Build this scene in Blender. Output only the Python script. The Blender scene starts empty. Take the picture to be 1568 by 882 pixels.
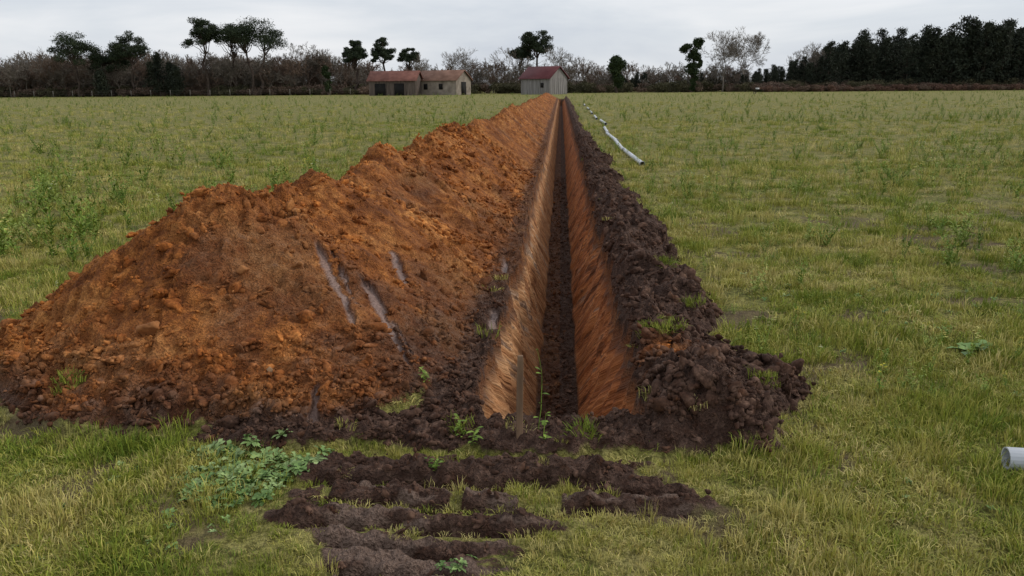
import bpy, math, random
import numpy as np
from mathutils import Matrix, Vector
R = np.random.RandomState(7)
random.seed(7)
scene = bpy.context.scene
rad = math.radians

# ---------------------------------------------------------------- noise
def _h(ix, iy, seed):
    h = (ix.astype(np.int64)*374761393 + iy.astype(np.int64)*668265263 + seed*974634777) & 0xFFFFFFFF
    h = ((h ^ (h >> 13))*1274126177) & 0xFFFFFFFF
    h = h ^ (h >> 16)
    return (h & 0xFFFFFF)/float(0xFFFFFF)*2-1
def vn(x, y, seed=0):
    x = np.asarray(x, float); y = np.asarray(y, float)
    ix = np.floor(x); iy = np.floor(y); fx = x-ix; fy = y-iy
    fx = fx*fx*(3-2*fx); fy = fy*fy*(3-2*fy)
    a = _h(ix, iy, seed); b = _h(ix+1, iy, seed); c = _h(ix, iy+1, seed); d = _h(ix+1, iy+1, seed)
    return (a*(1-fx)+b*fx)*(1-fy)+(c*(1-fx)+d*fx)*fy
def fbm(x, y, sc, seed=0, o=3):
    s = 0; a = 1; t = 0
    for i in range(o):
        s = s+a*vn(x/sc+i*7.3, y/sc-i*3.1, seed+i*17); t += a; a *= .5; sc *= .5
    return s/t
def sst(a, b, x):
    t = np.clip((x-a)/(b-a), 0, 1); return t*t*(3-2*t)
def cell(x, y, sc, seed):
    X_ = x/sc; Y_ = y/sc; ix = np.floor(X_); iy = np.floor(Y_); best = np.full(np.shape(X_), 9.); hh_ = np.zeros(np.shape(X_))
    for i in (-1, 0, 1):
        for j in (-1, 0, 1):
            cx = ix+i; cy = iy+j
            px = cx+.5+.42*_h(cx, cy, seed); py = cy+.5+.42*_h(cx, cy, seed+1)
            d = (X_-px)**2+(Y_-py)**2; m = d < best
            best = np.where(m, d, best); hh_ = np.where(m, _h(cx, cy, seed+2), hh_)
    return np.sqrt(np.clip(1-best*1.25, 0, 1))*(.65+.5*hh_)

# ---------------------------------------------------------------- terrain
def seg_mask(x, y, p, q, w):
    px, py = p; qx, qy = q
    dx, dy = qx-px, qy-py; L = dx*dx+dy*dy
    t = np.clip(((x-px)*dx+(y-py)*dy)/L, 0, 1)
    d = np.hypot(x-(px+t*dx), y-(py+t*dy))
    ww = w*(.25+1.5*np.sqrt(np.clip(t*(1-t), 0, 1)))
    return 1-sst(.65, 1.05, (d+.015*vn(x/.05, y/.05, 3))/ww), t
SLICKS = [((-1.60,5.14),(-1.20,4.44),.036), ((-1.30,5.02),(-.84,4.28),.038), ((-1.24,4.98),(-.80,4.34),.014), ((-1.33,6.2),(-1.12,5.6),.045), ((-1.52,5.16),(-1.2,4.6),.012),
          ((-1.27,3.9),(-1.22,3.62),.03), ((-.50,5.9),(-.47,5.3),.04), ((-.52,7.6),(-.5,7.0),.04)]
def surf(x, y):
    x = np.asarray(x, float); y = np.asarray(y, float)
    near = 1-sst(20, 60, y)
    z = .035*fbm(x, y, 1.6, 5)*(1-sst(30, 80, y)) + .016*fbm(x, y, .3, 6)*near
    # heap of subsoil
    cx = np.interp(y, [3.4,5.2,6.6,9,13,17,25,60,105], [-2.2,-2.2,-2.08,-2.0,-1.82,-1.72,-1.6,-1.6,-1.6])
    hh = np.interp(y, [5.2,5.9,6.6,7.5,9.0,10.4,12,13.2,15,16.7,20,25,35,60,95,104,107],
                      [1.03,.78,.95,.80,1.03,.84,.90,.99,.84,.97,.86,.95,.86,.80,.72,.35,0])
    hh = hh+.05*vn(y/1.3, y*0+2.2, 31)*sst(6, 12, y)+.06*vn(y/4, y*0, 32)*sst(14, 20, y)
    cx = cx+.07*vn(y/.9, y*0+9, 33)
    wl = 1.34+.12*vn(y/1.1, y*0, 34)+.22*(1-sst(4.6, 6, y))
    wr = (-.50-cx)
    d = np.where(x < cx, (cx-x)/wl, (x-cx)/wr)
    e = np.maximum(0, (5.2-y)/1.70)
    p = np.where(x < cx, 2.25, 2.0+1.0*sst(0, .8, x-cx))
    r = (d**p+e**p)**(1/p)
    r = r+.05*fbm(x, y, .8, 35)*np.clip(r*2, 0, 1)
    f = np.clip(1.05-np.sqrt(r*r+.003)*1.05, 0, 2)
    f = f**np.where(x < cx, 1.12, 1.04)
    hz = np.clip(hh, 0, 2)*f
    hm = sst(0, .10, hz)
    slick = np.zeros_like(z)
    for p_, q_, w in SLICKS:
        m, t = seg_mask(x, y, p_, q_, w); slick = np.maximum(slick, m)
    rough = 1-.85*slick
    gully = vn((y+.55*x)/.24, x/1.3, 41)*.6+vn((y+.55*x)/.09, x/.8, 42)*.3
    wx_ = x+.03*vn(x/.07, y/.07, 43); wy_ = y+.03*vn(x/.07, y/.07, 44)
    rgh2 = .35+.9*sst(-.15, .35, fbm(x, y, .7, 45))+.35*sst(.7, 1., hz/np.maximum(hh, .1))
    hz = hz+hm*rough*(.09*fbm(x, y, .5, 36)+rgh2*(.066*cell(wx_, wy_, .17, 37)-.028+.040*cell(wx_, wy_, .08, 137)+.022*fbm(x, y, .05, 38, 2)+.014*vn(x/.02, y/.02, 39))
             +.06*gully*sst(.05, .3, hz)*(x > cx-.1))
    # right-hand topsoil windrow
    xo = 1.04+.15*vn(y/.8, y*0+1, 51)+.09*vn(y/.25, y*0+1, 52)+.45*np.exp(-((y-4.35)/.42)**2)+.1*np.exp(-((y-6.6)/.8)**2)
    xo = xo-.25*sst(12, 30, y)
    u = (x-.46)/(xo-.46)
    endm = sst(3.42, 3.8, y+.08*vn(x/.15, y/.15, 53))*(1-sst(103, 106, y))
    wz = np.clip(np.sin(np.pi*np.clip(u, 0, 1)), 0, 1)**.7*endm
    wm = sst(.02, .3, wz+.35*fbm(x, y, .12, 50)*sst(.5, .9, u)*(1-sst(1.05, 1.2, u)))*(u > 0)*endm
    sz = wz*(.13+.11*vn(y/.5, x/.5, 54))+wm*(.11*cell(wx_, wy_, .17, 55)*(.6+.7*vn(x/.4, y/.4, 58))+.045*cell(wx_, wy_, .075, 155)+.03*fbm(x, y, .06, 56, 2)+.015*vn(x/.022, y/.022, 59))
    # mud in front and left lip
    nx = .10*vn(x/.22, y/.22, 61)+.06*vn(x/.07, y/.07, 62)
    mud = (1-sst(0, .10, np.abs(y-3.68+nx)-.15))*sst(-1.9, -1.5, x+nx)*(1-sst(.95, 1.15, x+nx))
    lip = sst(-.9, -.6, x)*(1-sst(-.38, -.3, x))*sst(3.45, 3.65, y+nx)*(1-sst(104, 106, y))
    lip = np.maximum(lip, sst(.36, .40, x)*(1-sst(.6, .7, x))*sst(3.5, 3.65, y)*(1-sst(104, 106, y)))
    m2 = np.maximum(mud, lip)
    mz = m2*(.01+.060*cell(wx_, wy_, .13, 63)+.03*cell(wx_, wy_, .06, 163)+.014*vn(x/.02, y/.02, 65))*(1-.7*slick)
    # excavator track print strips (long, continuous, across the view)
    tr = np.zeros_like(z); tz = np.zeros_like(z); pale = np.zeros_like(z)
    for (yc, hw, xa, xb, dz) in [(3.25,.105,-1.15,.36,.045), (3.01,.060,-1.08,.66,.02), (2.845,.045,-1.15,.0,.02), (2.70,.045,-.98,-.22,.0), (2.57,.065,-.95,-.24,-.01), (3.14,.040,.0,.62,.02), (2.43,.055,-.85,-.3,0)]:
        yy = y-yc+.035*vn(x/.45, x*0, 71+int(yc*10))+nx*.27
        m = (1-sst(hw*.75, hw*1.1, np.abs(yy)))*sst(xa-.08, xa+.08, x+nx)*(1-sst(xb-.15, xb+.1, x+nx*1.5))
        m = m*(1-.9*sst(.62, .8, vn(x/.14, x*0+yc*7, 75)))
        tr = np.maximum(tr, m); tz = tz+m*(dz*(.5+.7*np.abs(vn(x/.12, y/.1, 76)))+.03*cell(wx_, wy_, .055, 72)+.018*fbm(x, y, .03, 73, 2))
        sh = np.exp(-((yy+hw*1.05)/.02)**2)*sst(xa, xa+.1, x)*(1-sst(xb-.2, xb, x))
        tz = tz-.045*sh; tr = np.maximum(tr, sh*.9)
        if yc < 3.1: pale = np.maximum(pale, m*sst(.1, .5, vn(x/.2, y/.035, 74)+(.45 if yc < 2.75 else .05)))
    zz = z*(1-.6*hm)+hz+sz+np.maximum(mz*(1-hm), 0)+tz
    soil = np.maximum.reduce([hm, wm, m2, tr])
    bare = sst(.20, .42, fbm(x, y, .45, 81)+.14*vn(x/.05, y/.05, 82))*(1-sst(9, 14, y))
    # trench
    jl = .04*vn(y/.35, y*0, 91)+.03*vn(y/.1, y*0, 92)+.015*vn(y/.04, y*0, 191)
    jr = .04*vn(y/.4, y*0, 93)+.03*vn(y/.09, y*0, 94)+.015*vn(y/.04, y*0, 192)
    xL = -.425+jl*(1-.5*sst(10, 30, y)); xR = .465+jr*(1-.5*sst(10, 30, y))
    bl = -.17+.02*vn(y/.5, y*0, 95); br = .15+.02*vn(y/.5, y*0, 96)
    tl = (x-xL)/(bl-xL); tr_ = (xR-x)/(xR-br)
    te = (y-3.80-.04*vn(x/.1, x*0, 97))/.2; tf = (104.5-y)/.3
    t = np.clip(np.minimum(np.minimum(tl, tr_), np.minimum(te, tf)), 0, 1)
    D = .93
    ins = sst(0, .06, t)
    zz = zz*(1-ins*.9)-D*t
    zz = zz+sst(.86, 1, t)*(.06*np.abs(fbm(x, y, .13, 98))+.025*fbm(x, y, .05, 99, 2))
    wall = sst(.02, .08, t)*(1-sst(.9, 1, t))
    wall = wall*(np.minimum(te, tf) > np.minimum(tl, tr_))
    soil = np.where(t > 0, 1, soil)
    # darkness
    front = 1-sst(3.6, 4.4, y+.45*fbm(x, y, .6, 101)+.10*(x+2.2))
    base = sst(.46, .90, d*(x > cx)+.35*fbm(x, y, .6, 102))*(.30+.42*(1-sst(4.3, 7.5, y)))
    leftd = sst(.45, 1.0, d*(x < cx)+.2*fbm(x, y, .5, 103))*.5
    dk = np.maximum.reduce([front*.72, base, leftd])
    patch = sst(.05, .42, fbm(x, y, .7, 104))*.50
    dk = np.maximum(dk, patch*(1-.6*sst(.75,.98,hz/np.maximum(hh,.1))))
    cone = np.exp(-((x+1.75)/.25)**2-((y-5.3)/.5)**2)*.45
    dk = np.maximum(dk, cone)
    dkl = .95-.30*sst(5, 8, y)*(x < 0)
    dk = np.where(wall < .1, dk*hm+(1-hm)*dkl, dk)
    dk = np.maximum(dk, wm)
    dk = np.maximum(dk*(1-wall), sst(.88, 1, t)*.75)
    orange_spot = np.exp(-(((x-.62)/.13)**2+((y-4.55)/.18)**2))
    dk = dk*(1-.9*orange_spot*wm)
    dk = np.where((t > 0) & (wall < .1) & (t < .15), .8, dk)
    trk = sst(-1.5, -1.2, x)*(1-sst(.6, .9, x))*sst(2.2, 2.4, y)*(1-sst(3.5, 3.7, y))
    return dict(z=zz, soil=soil, dk=dk, wall=wall, slick=slick*(1-wall), bare=bare, pale=pale, hm=hm, wm=wm, t=t, tr=tr, mud=m2, hz=hz, d=d, side=np.where(x>0,1.,0.), trk=trk)

def geo(start, step, grow, end, cap=1e9):
    out = []; v = start; s = step
    while v < end:
        v += s; s = min(s*grow, cap); out.append(v)
    return np.array(out)
xs = np.arange(-4.0, 1.75, .0120)
xs = np.concatenate([-geo(4.0, .016, 1.07, 900)[::-1], xs, geo(xs[-1], .016, 1.07, 900)])
ys = [2.25]
while ys[-1] < 108: ys.append(ys[-1]+max(.0110, .0038*ys[-1]))
ys = np.array(ys)
ys = np.concatenate([2.25-geo(0, .05, 1.25, 200)[::-1], ys, geo(ys[-1], .5, 1.09, 1500)])
X, Y = np.meshgrid(xs, ys)
S = surf(X, Y)
Z = S['z']
XX = X.copy()
st = (Y+1.25*Z)
XX += S['wall']*(.020*vn(st/.22, Z/1.2, 111)+.012*vn(st/.055, Z/.9, 112)*(1-sst(8, 14, Y)))
nyy, nxx = X.shape
V = np.stack([XX, Y, Z], -1).reshape(-1, 3)
idx = np.arange(nyy*nxx).reshape(nyy, nxx)
F = np.stack([idx[:-1, :-1], idx[:-1, 1:], idx[1:, 1:], idx[1:, :-1]], -1).reshape(-1, 4)

def mesh_np(name, V, F, smooth=False):
    me = bpy.data.meshes.new(name)
    V = np.asarray(V, np.float32); F = np.asarray(F, np.int32)
    me.vertices.add(len(V)); me.vertices.foreach_set('co', V.ravel())
    n, k = F.shape
    me.loops.add(n*k); me.loops.foreach_set('vertex_index', F.ravel())
    me.polygons.add(n); me.polygons.foreach_set('loop_start', np.arange(0, n*k, k, dtype=np.int32))
    if smooth: me.polygons.foreach_set('use_smooth', np.ones(n, bool))
    me.update(calc_edges=True)
    return me
def addobj(name, me, mats=(), coll=None, parent=None, loc=None):
    o = bpy.data.objects.new(name, me)
    (coll or scene.collection).objects.link(o)
    if me is not None:
        for m in mats: me.materials.append(m)
    if parent: o.parent = parent
    if loc is not None: o.location = loc
    return o

# ---------------------------------------------------------------- materials
class NT:
    def __init__(s, name, world=False):
        if world: s.m = bpy.data.worlds.new(name)
        else: s.m = bpy.data.materials.new(name)
        s.m.use_nodes = True; s.t = s.m.node_tree; s.t.nodes.clear()
        s.out = s.n('ShaderNodeOutputWorld' if world else 'ShaderNodeOutputMaterial')
    def n(s, typ, **kw):
        nd = s.t.nodes.new(typ)
        for k, v in kw.items(): setattr(nd, k, v)
        return nd
    def set(s, sock, v):
        if hasattr(v, 'is_output'): s.t.links.new(v, sock)
        elif isinstance(v, tuple) and len(v) == 3 and sock.type == 'RGBA': sock.default_value = (*v, 1)
        else: sock.default_value = v
    def math(s, op, a, b=0., c=None, clamp=False):
        nd = s.n('ShaderNodeMath', operation=op); nd.use_clamp = clamp
        s.set(nd.inputs[0], a); s.set(nd.inputs[1], b)
        if c is not None: s.set(nd.inputs[2], c)
        return nd.outputs[0]
    def mix(s, f, a, b, blend='MIX'):
        nd = s.n('ShaderNodeMix', data_type='RGBA', blend_type=blend)
        s.set(nd.inputs[0], f); s.set(nd.inputs[6], a); s.set(nd.inputs[7], b)
        return nd.outputs[2]
    def noise(s, vec, sc, det=3., rough=.55, dist=0.):
        nd = s.n('ShaderNodeTexNoise'); s.set(nd.inputs['Vector'], vec)
        nd.inputs['Scale'].default_value = sc; nd.inputs['Detail'].default_value = det
        nd.inputs['Roughness'].default_value = rough; nd.inputs['Distortion'].default_value = dist
        return nd.outputs[0]
    def ramp(s, f, stops):
        nd = s.n('ShaderNodeValToRGB'); s.set(nd.inputs[0], f); cr = nd.color_ramp
        while len(cr.elements) < len(stops): cr.elements.new(.5)
        for e, (p, c) in zip(cr.elements, stops):
            e.position = p; e.color = (*c, 1) if isinstance(c, tuple) else (c, c, c, 1)
        return nd.outputs[0]
    def sm(s, f, a, b):
        nd = s.n('ShaderNodeMapRange'); nd.interpolation_type = 'SMOOTHSTEP'
        s.set(nd.inputs[0], f); nd.inputs[1].default_value = a; nd.inputs[2].default_value = b
        return nd.outputs[0]
    def attr(s, name, inst=False):
        nd = s.n('ShaderNodeAttribute', attribute_name=name)
        if inst: nd.attribute_type = 'INSTANCER'
        return nd.outputs['Fac']
    def pos(s): return s.n('ShaderNodeNewGeometry').outputs['Position']
    def bsdf(s, col, rough=.9, bump=None, dist=.01, strength=1., spec=.3, metallic=0.):
        b = s.n('ShaderNodeBsdfPrincipled'); s.set(b.inputs['Base Color'], col); s.set(b.inputs['Roughness'], rough)
        b.inputs['Specular IOR Level'].default_value = spec; b.inputs['Metallic'].default_value = metallic
        if bump is not None:
            bp = s.n('ShaderNodeBump'); s.set(bp.inputs['Height'], bump); bp.inputs['Distance'].default_value = dist
            bp.inputs['Strength'].default_value = strength
            s.t.links.new(bp.outputs[0], b.inputs['Normal'])
        s.t.links.new(b.outputs[0], s.out.inputs[0]); return s.m

def soil_colour(q, P, dk):
    n1 = q.noise(P, 2.0, 3., .6); n2 = q.noise(P, 13, 3., .65); n3 = q.noise(P, 75, 2., .6)
    o = q.ramp(n1, [(.30, (.24,.082,.022)), (.5, (.44,.160,.039)), (.66, (.61,.27,.084))])
    o = q.mix(q.sm(n2, .35, .70), q.mix(1., o, (.52,.45,.41), 'MULTIPLY'), q.mix(1., o, (1.12,1.12,1.08), 'MULTIPLY'))
    d = q.ramp(n2, [(.28, (.030,.016,.012)), (.52, (.082,.045,.031)), (.75, (.185,.112,.080))])
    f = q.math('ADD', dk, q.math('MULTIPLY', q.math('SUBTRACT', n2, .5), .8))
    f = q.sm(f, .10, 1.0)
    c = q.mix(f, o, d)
    c = q.mix(q.sm(n3, .25, .8), q.mix(1., c, (.56,.55,.54), 'MULTIPLY'), q.mix(1., c, (1.27,1.27,1.27), 'MULTIPLY'))
    return c, n2, n3

# ground
q = NT('ground_material'); P = q.pos()
soil = q.attr('soil'); dk = q.attr('dk'); wall = q.attr('wall'); slick = q.attr('slick'); bare = q.attr('bare'); pale = q.attr('pale'); side = q.attr('side')
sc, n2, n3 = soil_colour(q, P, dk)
sep = q.n('ShaderNodeSeparateXYZ'); q.set(sep.inputs[0], P)
stc = q.math('ADD', sep.outputs[1], q.math('MULTIPLY', sep.outputs[2], 1.25))
cmb = q.n('ShaderNodeCombineXYZ'); q.set(cmb.inputs[0], q.math('MULTIPLY', stc, 6.)); q.set(cmb.inputs[1], q.math('MULTIPLY', sep.outputs[2], 1.8)); q.set(cmb.inputs[2], sep.outputs[0])
cmb2 = q.n('ShaderNodeCombineXYZ'); q.set(cmb2.inputs[0], q.math('MULTIPLY', stc, 32.)); q.set(cmb2.inputs[1], q.math('MULTIPLY', sep.outputs[2], 2.5)); q.set(cmb2.inputs[2], sep.outputs[0])
w1 = q.noise(cmb.outputs[0], 1., 3., .6); w2 = q.noise(cmb2.outputs[0], 1., 2., .6)
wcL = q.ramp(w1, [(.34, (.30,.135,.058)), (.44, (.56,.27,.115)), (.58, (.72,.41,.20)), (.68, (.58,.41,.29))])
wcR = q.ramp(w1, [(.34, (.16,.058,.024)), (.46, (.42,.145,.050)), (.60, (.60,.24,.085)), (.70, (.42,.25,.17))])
wc = q.mix(side, wcL, wcR)  # sunlit left wall and shaded right wall painted into the two ramps
wc = q.mix(q.sm(w2, .38, .60), q.mix(1., wc, (.58,.54,.50), 'MULTIPLY'), wc)
wc = q.mix(q.sm(n3, .3, .7), q.mix(1., wc, (.86,.84,.82), 'MULTIPLY'), wc)
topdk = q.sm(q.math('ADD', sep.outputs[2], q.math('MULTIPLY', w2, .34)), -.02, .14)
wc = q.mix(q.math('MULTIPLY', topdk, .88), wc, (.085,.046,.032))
wc = q.mix(q.math('MULTIPLY', q.sm(w1, .57, .63), q.math('MULTIPLY', q.sm(n2, .48, .58), .65)), wc, (.09,.045,.028))
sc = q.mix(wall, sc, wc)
sc = q.mix(q.math('MULTIPLY', slick, .85), sc, q.ramp(n3, [(.3, (.14,.085,.066)), (.7, (.30,.215,.185))]))  # smooth bucket marks in clay, their grey sheen painted into the colour
sc = q.mix(q.math('MULTIPLY', pale, .85), sc, q.ramp(n3, [(.3, (.09,.055,.040)), (.7, (.25,.175,.135))]))
g2 = q.noise(P, 2.2, 5., .72); g3 = q.noise(P, 24, 3., .75)
gc = q.ramp(g2, [(.30, (.125,.140,.029)), (.43, (.22,.215,.050)), (.56, (.32,.285,.088)), (.72, (.40,.335,.145))])
gc = q.mix(q.sm(g3, .38, .60), q.mix(1., gc, (.38,.38,.29), 'MULTIPLY'), gc)
gc = q.mix(q.math('MULTIPLY', bare, .75), gc, (.12,.078,.05))
col = q.mix(q.sm(q.math('ADD', soil, q.math('MULTIPLY', q.math('SUBTRACT', n3, .5), .5)), .3, .6), gc, sc)
bh = q.math('ADD', n2, q.math('MULTIPLY', n3, .6))
smoothf = q.math('SUBTRACT', 1., q.math('MAXIMUM', q.math('MULTIPLY', wall, .8), q.math('MULTIPLY', slick, .8)))
bh = q.math('ADD', q.math('MULTIPLY', bh, smoothf), q.math('MULTIPLY', q.math('ADD', q.math('MULTIPLY', w1, .5), q.math('MULTIPLY', w2, .5)), wall))
ro = q.math('SUBTRACT', .92, q.math('MULTIPLY', q.math('MAXIMUM', slick, q.math('MULTIPLY', wall, .5)), .42))
M_ground = q.bsdf(col, ro, bh, .045, 1., .25)

q = NT('soil_clod_material'); P = q.pos(); c, n2, n3 = soil_colour(q, P, q.attr('dk', True))
rnd = q.n('ShaderNodeObjectInfo').outputs['Random']
c = q.mix(rnd, q.mix(1., c, (.80,.80,.80), 'MULTIPLY'), q.mix(1., c, (1.3,1.26,1.2), 'MULTIPLY'))
M_clod = q.bsdf(c, .93, None, spec=.2)

def veg_mat(name, cols, dry=False, rough=.65):
    q = NT(name); rnd = q.n('ShaderNodeObjectInfo').outputs['Random']
    f = rnd
    if dry: f = q.math('ADD', q.math('MULTIPLY', rnd, .35), q.math('MULTIPLY', q.attr('dk', True), .7))
    c = q.ramp(f, cols)
    isl = q.n('ShaderNodeNewGeometry').outputs['Random Per Island']
    c = q.mix(isl, q.mix(1., c, (.56,.60,.5), 'MULTIPLY'), q.mix(1., c, (1.35,1.3,1.15), 'MULTIPLY'))
    return q.bsdf(c, rough, spec=.2)
M_grass = veg_mat('grass_material', [(.05, (.135,.21,.026)), (.35, (.27,.31,.047)), (.6, (.43,.40,.105)), (.9, (.59,.50,.22))], True)
M_weed = veg_mat('weed_material', [(0, (.13,.22,.035)), (.5, (.21,.30,.055)), (1, (.31,.36,.10))])
M_leafy = veg_mat('broadleaf_material', [(0, (.12,.21,.065)), (.6, (.20,.30,.11)), (1, (.30,.39,.19))], rough=.5)
M_yel = veg_mat('flower_material', [(0, (.65,.55,.05)), (1, (.7,.7,.55))])

def simple(name, c1, c2, sc_=3., rough=.85, bump=.01, spec=.25, stretch=(1,1,1), obj=False, metallic=0.):
    q = NT(name)
    P = q.n('ShaderNodeTexCoord').outputs['Object'] if obj else q.pos()
    mp = q.n('ShaderNodeMapping'); q.set(mp.inputs[0], P); mp.inputs['Scale'].default_value = stretch
    n = q.noise(mp.outputs[0], sc_, 3., .6)
    return q.bsdf(q.ramp(n, [(.3, c1), (.7, c2)]), rough, n if bump else None, bump, .6, spec, metallic)
M_bark = simple('pine_bark', (.035,.025,.02), (.09,.065,.05), 2., bump=0)
M_twig = simple('bare_bark', (.12,.10,.08), (.21,.18,.145), 1., bump=0)
M_twigb = simple('brown_twigs', (.10,.068,.048), (.19,.13,.095), .4, bump=0)
M_needle = simple('pine_needles', (.014,.024,.011), (.045,.060,.028), .9, bump=0)
M_ivy = simple('ivy_leaves', (.012,.026,.008), (.045,.065,.02), 1.1, bump=0)
M_forest = simple('forest_needles', (.012,.018,.011), (.040,.047,.027), .5, bump=0)
M_bracken = simple('bracken_material', (.09,.048,.034), (.19,.11,.075), .8, bump=0)
M_shrub = simple('shrub_material', (.045,.045,.022), (.12,.105,.055), .6, bump=0)
M_rooft = simple('clay_roof', (.13,.055,.042), (.25,.11,.085), .8)
M_roofb = simple('brown_tile_roof', (.16,.085,.06), (.28,.16,.115), .8)
M_roofr = simple('red_metal_roof', (.095,.022,.025), (.15,.045,.046), .5, rough=.6)
M_plank = simple('weathered_planks', (.15,.14,.13), (.30,.28,.27), 1., stretch=(4,4,.3))
M_plankd = simple('dark_planks', (.07,.055,.045), (.16,.125,.105), 1., stretch=(4,4,.3))
M_stone = simple('pale_stone', (.17,.14,.11), (.34,.29,.24), 1.)
M_dark = simple('dark_interior', (.01,.01,.01), (.02,.018,.016), 1.)
M_pvc = simple('pvc_plastic', (.44,.46,.49), (.62,.64,.67), 6., rough=.35, bump=.001, spec=.5)
M_wood = simple('stake_wood', (.11,.065,.04), (.30,.19,.115), 6., stretch=(3,3,.4), obj=True, bump=.004)
M_post = simple('post_wood', (.10,.09,.075), (.2,.18,.15), 3.)
M_stoneb = simple('tan_rock', (.22,.12,.06), (.35,.22,.12), 8., bump=.01)
M_clay = simple('clay_lump', (.20,.075,.025), (.42,.18,.06), 9., bump=.03)
M_black = simple('black_plastic', (.012,.012,.014), (.03,.03,.03), 3., rough=.5)
M_white = simple('white_paint', (.6,.6,.58), (.75,.75,.72), 3., rough=.5)

me = mesh_np('ground', V, F, True)
for k in ('soil', 'dk', 'wall', 'slick', 'bare', 'pale', 'side'):
    a = me.attributes.new(k, 'FLOAT', 'POINT'); a.data.foreach_set('value', S[k].ravel().astype(np.float32))
addobj('ground', me, [M_ground])

# ---------------------------------------------------------------- instancing
def scatter(name, pts, rot, scl, vid, dkv, coll):
    n = len(pts)
    me = bpy.data.meshes.new(name); me.vertices.add(n)
    me.vertices.foreach_set('co', np.asarray(pts, np.float32).ravel())
    a = me.attributes.new('rot', 'FLOAT_VECTOR', 'POINT'); a.data.foreach_set('vector', np.asarray(rot, np.float32).ravel())
    a = me.attributes.new('scl', 'FLOAT_VECTOR', 'POINT'); a.data.foreach_set('vector', np.asarray(scl, np.float32).ravel())
    a = me.attributes.new('vid', 'INT', 'POINT'); a.data.foreach_set('value', np.asarray(vid, np.int32))
    a = me.attributes.new('dk', 'FLOAT', 'POINT'); a.data.foreach_set('value', np.asarray(dkv, np.float32))
    ob = addobj(name, me)
    ng = bpy.data.node_groups.new(name+'_nodes', 'GeometryNodeTree')
    ng.interface.new_socket('Geometry', in_out='INPUT', socket_type='NodeSocketGeometry')
    ng.interface.new_socket('Geometry', in_out='OUTPUT', socket_type='NodeSocketGeometry')
    N = ng.nodes; L = ng.links
    gi = N.new('NodeGroupInput'); go = N.new('NodeGroupOutput')
    ip = N.new('GeometryNodeInstanceOnPoints'); ci = N.new('GeometryNodeCollectionInfo')
    ci.inputs['Collection'].default_value = coll; ci.inputs['Separate Children'].default_value = True; ci.inputs['Reset Children'].default_value = True
    def na(nm, t):
        x = N.new('GeometryNodeInputNamedAttribute'); x.data_type = t; x.inputs[0].default_value = nm; return x.outputs[0]
    L.new(gi.outputs[0], ip.inputs['Points']); L.new(ci.outputs[0], ip.inputs['Instance'])
    ip.inputs['Pick Instance'].default_value = True
    L.new(na('vid', 'INT'), ip.inputs['Instance Index'])
    L.new(na('rot', 'FLOAT_VECTOR'), ip.inputs['Rotation']); L.new(na('scl', 'FLOAT_VECTOR'), ip.inputs['Scale'])
    L.new(ip.outputs[0], go.inputs[0])
    md = ob.modifiers.new('scatter', 'NODES'); md.node_group = ng
    return ob
def srccoll(name): return bpy.data.collections.new(name)

# geometry builders ----------------------------------------------------------
def blades(n, h0, h1, spread, width, lean, rng):
    Vs = []; Fs = []
    for i in range(n):
        a = rng.uniform(0, 2*math.pi); r = spread*math.sqrt(rng.uniform(0, 1)); bx, by = r*math.cos(a), r*math.sin(a)
        h = rng.uniform(h0, h1); la = a+rng.uniform(-1, 1); ln = rng.uniform(.1, lean)*h
        dx, dy = math.cos(la), math.sin(la); fa = rng.uniform(0, math.pi); wx, wy = math.cos(fa)*width/2, math.sin(fa)*width/2
        m = (bx+dx*ln*.35, by+dy*ln*.35, h*.6); t = (bx+dx*ln, by+dy*ln, h*(1-.25*ln/h))
        b = len(Vs)
        Vs += [(bx-wx, by-wy, -.01), (bx+wx, by+wy, -.01), (m[0]+wx*.8, m[1]+wy*.8, m[2]), (m[0]-wx*.8, m[1]-wy*.8, m[2]), (t[0]+wx*.12, t[1]+wy*.12, t[2]), (t[0]-wx*.12, t[1]-wy*.12, t[2])]
        Fs += [(b, b+1, b+2, b+3), (b+3, b+2, b+4, b+5)]
    return Vs, Fs
def leaf(Vs, Fs, o, ang, elev, L, W, droop=.3, lobes=False):
    dx, dy = math.cos(ang), math.sin(ang); sx, sy = -dy, dx
    pr = [0, .45, 1, .85, .08] if not lobes else [.1, .9, .35, 1, .1]
    b = len(Vs)
    for i in range(5):
        t = i/4
        r = L*t; hx = r*math.cos(elev)*1.0; hz = r*math.sin(elev)-droop*L*t*t
        w = W/2*pr[i]
        cz = .12*W*(1 if i not in (0, 4) else 0)
        Vs += [(o[0]+dx*hx+sx*w, o[1]+dy*hx+sy*w, o[2]+hz+cz), (o[0]+dx*hx, o[1]+dy*hx, o[2]+hz), (o[0]+dx*hx-sx*w, o[1]+dy*hx-sy*w, o[2]+hz+cz)]
    for i in range(4):
        a = b+i*3
        Fs += [(a, a+1, a+4, a+3), (a+1, a+2, a+5, a+4)]
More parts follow.
